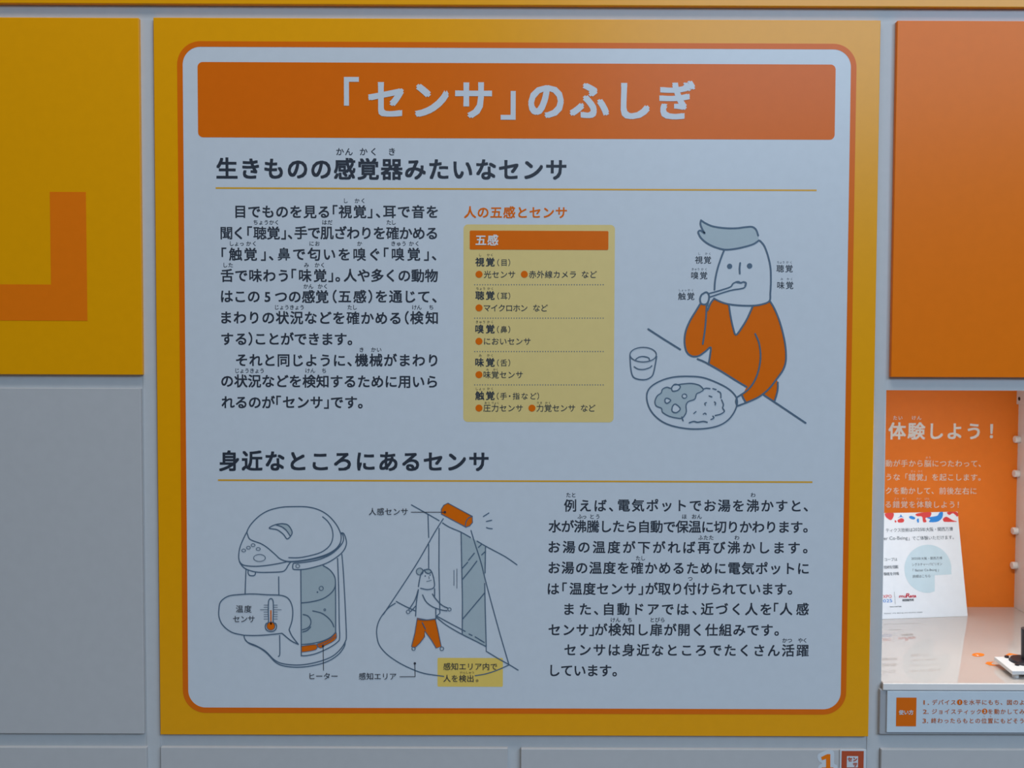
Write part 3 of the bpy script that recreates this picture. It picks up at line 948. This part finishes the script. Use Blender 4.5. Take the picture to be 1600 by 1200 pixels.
# instruction plate on the fascia
PLT = Surf((0, -0.003, 0))
m = MB()
a, b = PLT.P(1386.6, 1080), PLT.P(1386.0, 1144.3)
m.box(a.x, OPEN_R + 0.02, -0.003, 0.0, b.z, a.z)
pl = tag(m.build('instruction_plate', PLATEP, None, 0.0006), 'pale plate with three lines of numbered instructions below the niche shelf', 'sign')
m = MB(PLT, LAM)
m.rrect(1400.3, 1090, 1431.7, 1134.8)
tg = m.build('orange_tag', ORANGE, pl)
m = MB(PLT, 2 * LAM)
m.text('使い方', 1404.4, 1427, 1116, 7.8, 0.025)
m.build('tag_lettering', PAPER, tg)
q = MB(PLT, LAM)
for num, x, s, x0, x1, yb in (('1.', 1443, 'デバイス', 1456.6, 1493.2, 1101.6), ('2.', 1442.2, 'ジョイスティック', 1456.3, 1533, 1116),
                              ('3.', 1441.6, '終わったらもとの位置にもどそう', 1454.9, 1599.3, 1130.4)):
    q.latin(num, x, x + 8.6, yb - 0.8, 9.6, 0.012)
    q.text(s, x0, x1, yb - 0.9, 8.9, 0.009)
q.text('を水平にもち、図のよ', 1505.2, 1600, 1100.7, 8.9, 0.009)
q.text('を動かしてみ', 1544, 1601, 1115.1, 8.9, 0.009)
q.text('い', 1537.9, 1538, 1120.3, 3.0)
q.text('ち', 1547.6, 1547.7, 1120.3, 3.0)
q.build('plate_lettering', RUST, pl)
for ch, x, y in (('1', 1499.6, 1097.3), ('2', 1538.6, 1111.5)):
    q, q2 = MB(PLT, LAM), MB(PLT, 2 * LAM)
    q.disc(x, y, 4.4)
    q2.text(ch, x - .01, x + .01, y + 2.4, 7.0, 0.03)
    dot = q.build('number_dot', ORANGE, pl)
    q2.build('numeral', PLATEP, dot)

# ------------------------------------------------------------------ things in the niche
SHELF = Surf((0, 0, FLOOR_Z), (1, 0, 0), (0, 1, 0))


def on_shelf(px, py, lift=0.0):
    return SHELF.P(px, py, lift)


# leaflet: stands on the shelf leaning back
BL, BR = on_shelf(1378, 967.8), on_shelf(1512, 963.0)
U = (BR - BL).normalized()
dr = ray(1496.2, 799.8)
TR = EYE + dr * ((BR - EYE).dot(U) / dr.dot(U))
V = (TR - BR)
HL = V.length
V.normalize()
LW = (BR.x - OPEN_L - 0.012) / U.x
N = U.cross(V)
m = MB()
th_ = 0.0012
c0 = BR - U * LW
q8 = [c0, BR, BR + V * HL, c0 + V * HL]
m.v = [p + Vector((0, 0, 0.0004)) for p in q8] + [p - N * th_ + Vector((0, 0, 0.0004)) for p in q8]
m.f = [(0, 1, 2, 3), (7, 6, 5, 4), (0, 4, 5, 1), (1, 5, 6, 2), (2, 6, 7, 3), (3, 7, 4, 0)]
LF = Surf(BR + Vector((0, 0, 0.0004)), U, V)
lf = tag(m.build('leaflet', LEAFW), 'white printed leaflet leaning on the glossy shelf against the orange board', 'leaflet')
z = zoom(1360, 780, 5.454)
LL = 0.0003
# easel strut behind it
m = MB()
s0 = BR - U * (LW * 0.5) + V * (HL * 0.6) - N * 0.002
s1 = Vector((s0.x, min(s0.y + 0.05, DEPTH - 0.006), FLOOR_Z + 0.0005))
hw = U * 0.02
m.v = [s0 - hw, s0 + hw, s1 + hw, s1 - hw] + [p + Vector((0, 0.0015, 0)) for p in (s0 - hw, s0 + hw, s1 + hw, s1 - hw)]
m.f = [(0, 1, 2, 3), (7, 6, 5, 4), (0, 4, 5, 1), (1, 5, 6, 2), (2, 6, 7, 3), (3, 7, 4, 0)]
m.build('easel_strut', LEAFW, lf)
for pts in ([(128, 120), (195, 118), (196, 150), (175, 178), (140, 160), (126, 140)], [(232, 180), (262, 162), (286, 172), (280, 196), (240, 198)], [(208, 180), (222, 186), (220, 197), (208, 196)],
            [(385, 128), (430, 115), (515, 112), (508, 150), (470, 160), (478, 192), (450, 194), (440, 150), (400, 145)], [(620, 165), (650, 150), (700, 178), (735, 188), (728, 193), (640, 193), (622, 185)],
            [(655, 110), (738, 110), (742, 150), (705, 120), (672, 135)]):
    m = MB(LF, LL)
    m.poly(z(pts), True)
    m.build('red_patch', RED, lf)
for pts in ([(232, 158), (250, 148), (260, 130), (270, 146), (284, 156), (262, 152)], [(330, 150), (350, 142), (382, 158), (372, 172), (340, 166)], [(396, 175), (410, 165), (414, 195), (402, 198)],
            [(480, 158), (520, 150), (570, 140), (590, 112), (618, 112), (610, 160), (570, 192), (500, 194), (510, 172)]):
    m = MB(LF, LL)
    m.poly(z(pts), True)
    m.build('blue_patch', BLUE, lf)
m = MB(LF, LL)
m.poly(z([(490 + 200 * math.cos(math.radians(a)), 593 + 205 * math.sin(math.radians(a))) for a in range(85, 373, 6)] + [(692, 640), (548, 648), (548, 785)]))
m.build('pale_blue_disc', LEAFB, lf)
q = MB(LF, 2 * LL)
tl = lambda s, x0, x1, yb, em, bold=0.0: q.text(s, 1360 + x0 / 5.454, 1360 + x1 / 5.454, 780 + yb / 5.454, em, bold)
tl('ティクス技術は', 133, 362, 277, 6.3)
q.latin('2025', 1360 + 364 / 5.454, 1360 + 440 / 5.454, 780 + 272 / 5.454, 6.6)
tl('年大阪・関西万博', 440, 705, 270, 6.3)
q.latin('er Co-Being', 1360 + 115 / 5.454, 1360 + 318 / 5.454, 780 + 348 / 5.454, 7.0)
tl('」でご体験いただけます。', 322, 712, 343, 6.3)
q.build('leaflet_lettering', LEAFT, lf)
q = MB(LF, 2 * LL)
tl('コープは', 122, 230, 525, 5.3)
tl('技術を搭載', 115, 240, 590, 5.3)
tl('験者を共鳴', 115, 245, 647, 5.3)
q.build('leaflet_lettering', LEAFT, lf)
q = MB(LF, 2 * LL)
q.latin('2025', 1360 + 350 / 5.454, 1360 + 408 / 5.454, 780 + 516 / 5.454, 4.6)
tl('年大阪・関西万博', 408, 612, 514, 4.6)
tl('シグネチャーパビリオン', 354, 612, 565, 4.6)
tl('「', 364, 365, 618, 4.8)
q.latin('Better Co-Being', 1360 + 383 / 5.454, 1360 + 565 / 5.454, 780 + 616 / 5.454, 4.8)
tl('」', 578, 579, 613, 4.8)
tl('詳細はこちら', 361, 512, 667, 4.8)
q.build('leaflet_lettering', LEAFT, lf)
q = MB(LF, 2 * LL)
q.latin('GOLD PARTNER', 1360 + 166 / 5.454, 1360 + 266 / 5.454, 780 + 921 / 5.454, 1.9, 0.02)
q.latin('Better Co-Being (C) EXPO 2025', 1360 + 120 / 5.454, 1360 + 445 / 5.454, 780 + 977 / 5.454, 1.6, 0.01)
q.stroke(z([(204, 792), (212, 895)]), 0.35, False, False)
tl('村田製作所', 273, 371, 868, 3.6, 0.04)
q.build('leaflet_lettering', LEAFT, lf)
q = MB(LF, 2 * LL)
q.latin('XPO', 1360 + 108 / 5.454, 1360 + 183 / 5.454, 780 + 843 / 5.454, 6.6)
q.build('logo_red_lettering', RED, lf)
q = MB(LF, 2 * LL)
q.latin('025', 1360 + 110 / 5.454, 1360 + 187 / 5.454, 780 + 880 / 5.454, 6.6)
q.build('logo_blue_lettering', BLUE, lf)
q = MB(LF, 2 * LL)
q.latin('mu', 1360 + 245 / 5.454, 1360 + 303 / 5.454, 780 + 839 / 5.454, 6.0, 0.03, 0.18)
q.latin('R', 1360 + 304 / 5.454, 1360 + 338 / 5.454, 780 + 838 / 5.454, 8.6, 0.02, 0.18)
q.latin('ata', 1360 + 336 / 5.454, 1360 + 390 / 5.454, 780 + 837 / 5.454, 6.0, 0.03, 0.18)
q.build('company_logo', BRAND, lf)

# stickers on the shelf
z = zoom(1480, 930, 8.0)
m = MB(SHELF, 0.0003)
m.poly([(1480 + (388 + 78 * math.cos(t * math.pi / 12)) / 8, 930 + (744 + 23 * math.sin(t * math.pi / 12)) / 8) for t in range(24)])
s1 = tag(m.build('round_sticker', ORANGE_N), 'round orange number 2 sticker lying on the glossy shelf', 'sticker')
m = MB(SHELF, 0.0006)
m.text('2', 1480 + 388 / 8 - .01, 1480 + 388 / 8 + .01, 930 + 757 / 8, 7.5, 0.03)
m.build('numeral', WHITEL, s1)
m = MB(SHELF, 0.0003)
m.poly(z([(474, 853), (500, 833), (585, 832), (552, 845), (560, 862), (640, 878), (600, 882), (530, 876)]))
tag(m.build('arrow_sticker', ORANGE_N), 'orange arrow sticker on the shelf in front of the joystick plate', 'sticker', 'arrow stickers on the shelf')
m = MB(SHELF, 0.0003)
m.poly(z([(730, 748), (775, 723), (810, 728), (860, 738), (918, 748), (900, 756), (815, 742), (795, 752)]))
tag(m.build('arrow_sticker', ORANGE_N), 'orange arrow sticker on the shelf behind the joystick plate', 'sticker', 'arrow stickers on the shelf')

# joystick on its white plate
PH = 0.006
PZ = FLOOR_Z + 0.008
TOPP = Surf((0, 0, PZ + PH), (1, 0, 0), (0, 1, 0))
c1, c2 = TOPP.P(1581.5, 1048.5), TOPP.P(1553.5, 1026.0)
jx0, jx1 = c1.x, OPEN_R - 0.012
jd = empty('joystick', ((jx0 + jx1) / 2, (c1.y + c2.y) / 2, FLOOR_Z), 'black joystick on a small white plate on the shelf', 'joystick')
m = MB()
m.v = [Vector((x, y, zz)) for zz in (PZ, PZ + PH) for x, y in ((c1.x, c1.y), (jx1, c1.y), (jx1, c2.y), (c2.x, c2.y))]
m.f = [(3, 2, 1, 0), (4, 5, 6, 7), (0, 1, 5, 4), (1, 2, 6, 5), (2, 3, 7, 6), (3, 0, 4, 7)]
m.build('plate', BOXW, jd, 0.0006)
for x, y in ((c1.x + 0.012, c1.y + 0.012), (jx1 - 0.012, c1.y + 0.012), (jx1 - 0.012, c2.y - 0.012), (c2.x + 0.02, c2.y - 0.012)):
    m = MB()
    m.cyl((x, y, FLOOR_Z + 0.0003), (0, 0, 1), 0.005, 0.0077)
    m.build('foot', PEGW, jd)
base_l = TOPP.P(1579, 1034)
jr = 0.026
jc = Vector((base_l.x + jr, base_l.y, PZ + PH))
m = MB()
m.cyl(jc, (0, 0, 1), jr, 0.004, 40, jr * 0.9)
m.build('stick_base', BLACKP, jd)
sx = at(1597, 1010, jc.y).x
m = MB()
m.cyl(Vector((max(sx + 0.0105, jc.x), jc.y, PZ + PH + 0.003)), (0, 0, 1), 0.0105, 0.052, 32, 0.0115)
m.build('stick', BLACKP, jd)
for px, py in ((1573, 1027.5), (1589.2, 1039.5)):
    p = TOPP.P(px, py)
    m = MB()
    m.cyl(p, (0, 0, 1), 0.0035, 0.003, 20)
    m.build('screw', BLACKP, jd)

# lamp under the top board of the niche
area_light('niche_lamp', ((OPEN_L + OPEN_R) / 2, 0.025, OPEN_T - 0.006), ((OPEN_L + OPEN_R) / 2, 0.07, FLOOR_Z), 0.36, 0.02, 1.45, (1.0, 0.97, 0.92))
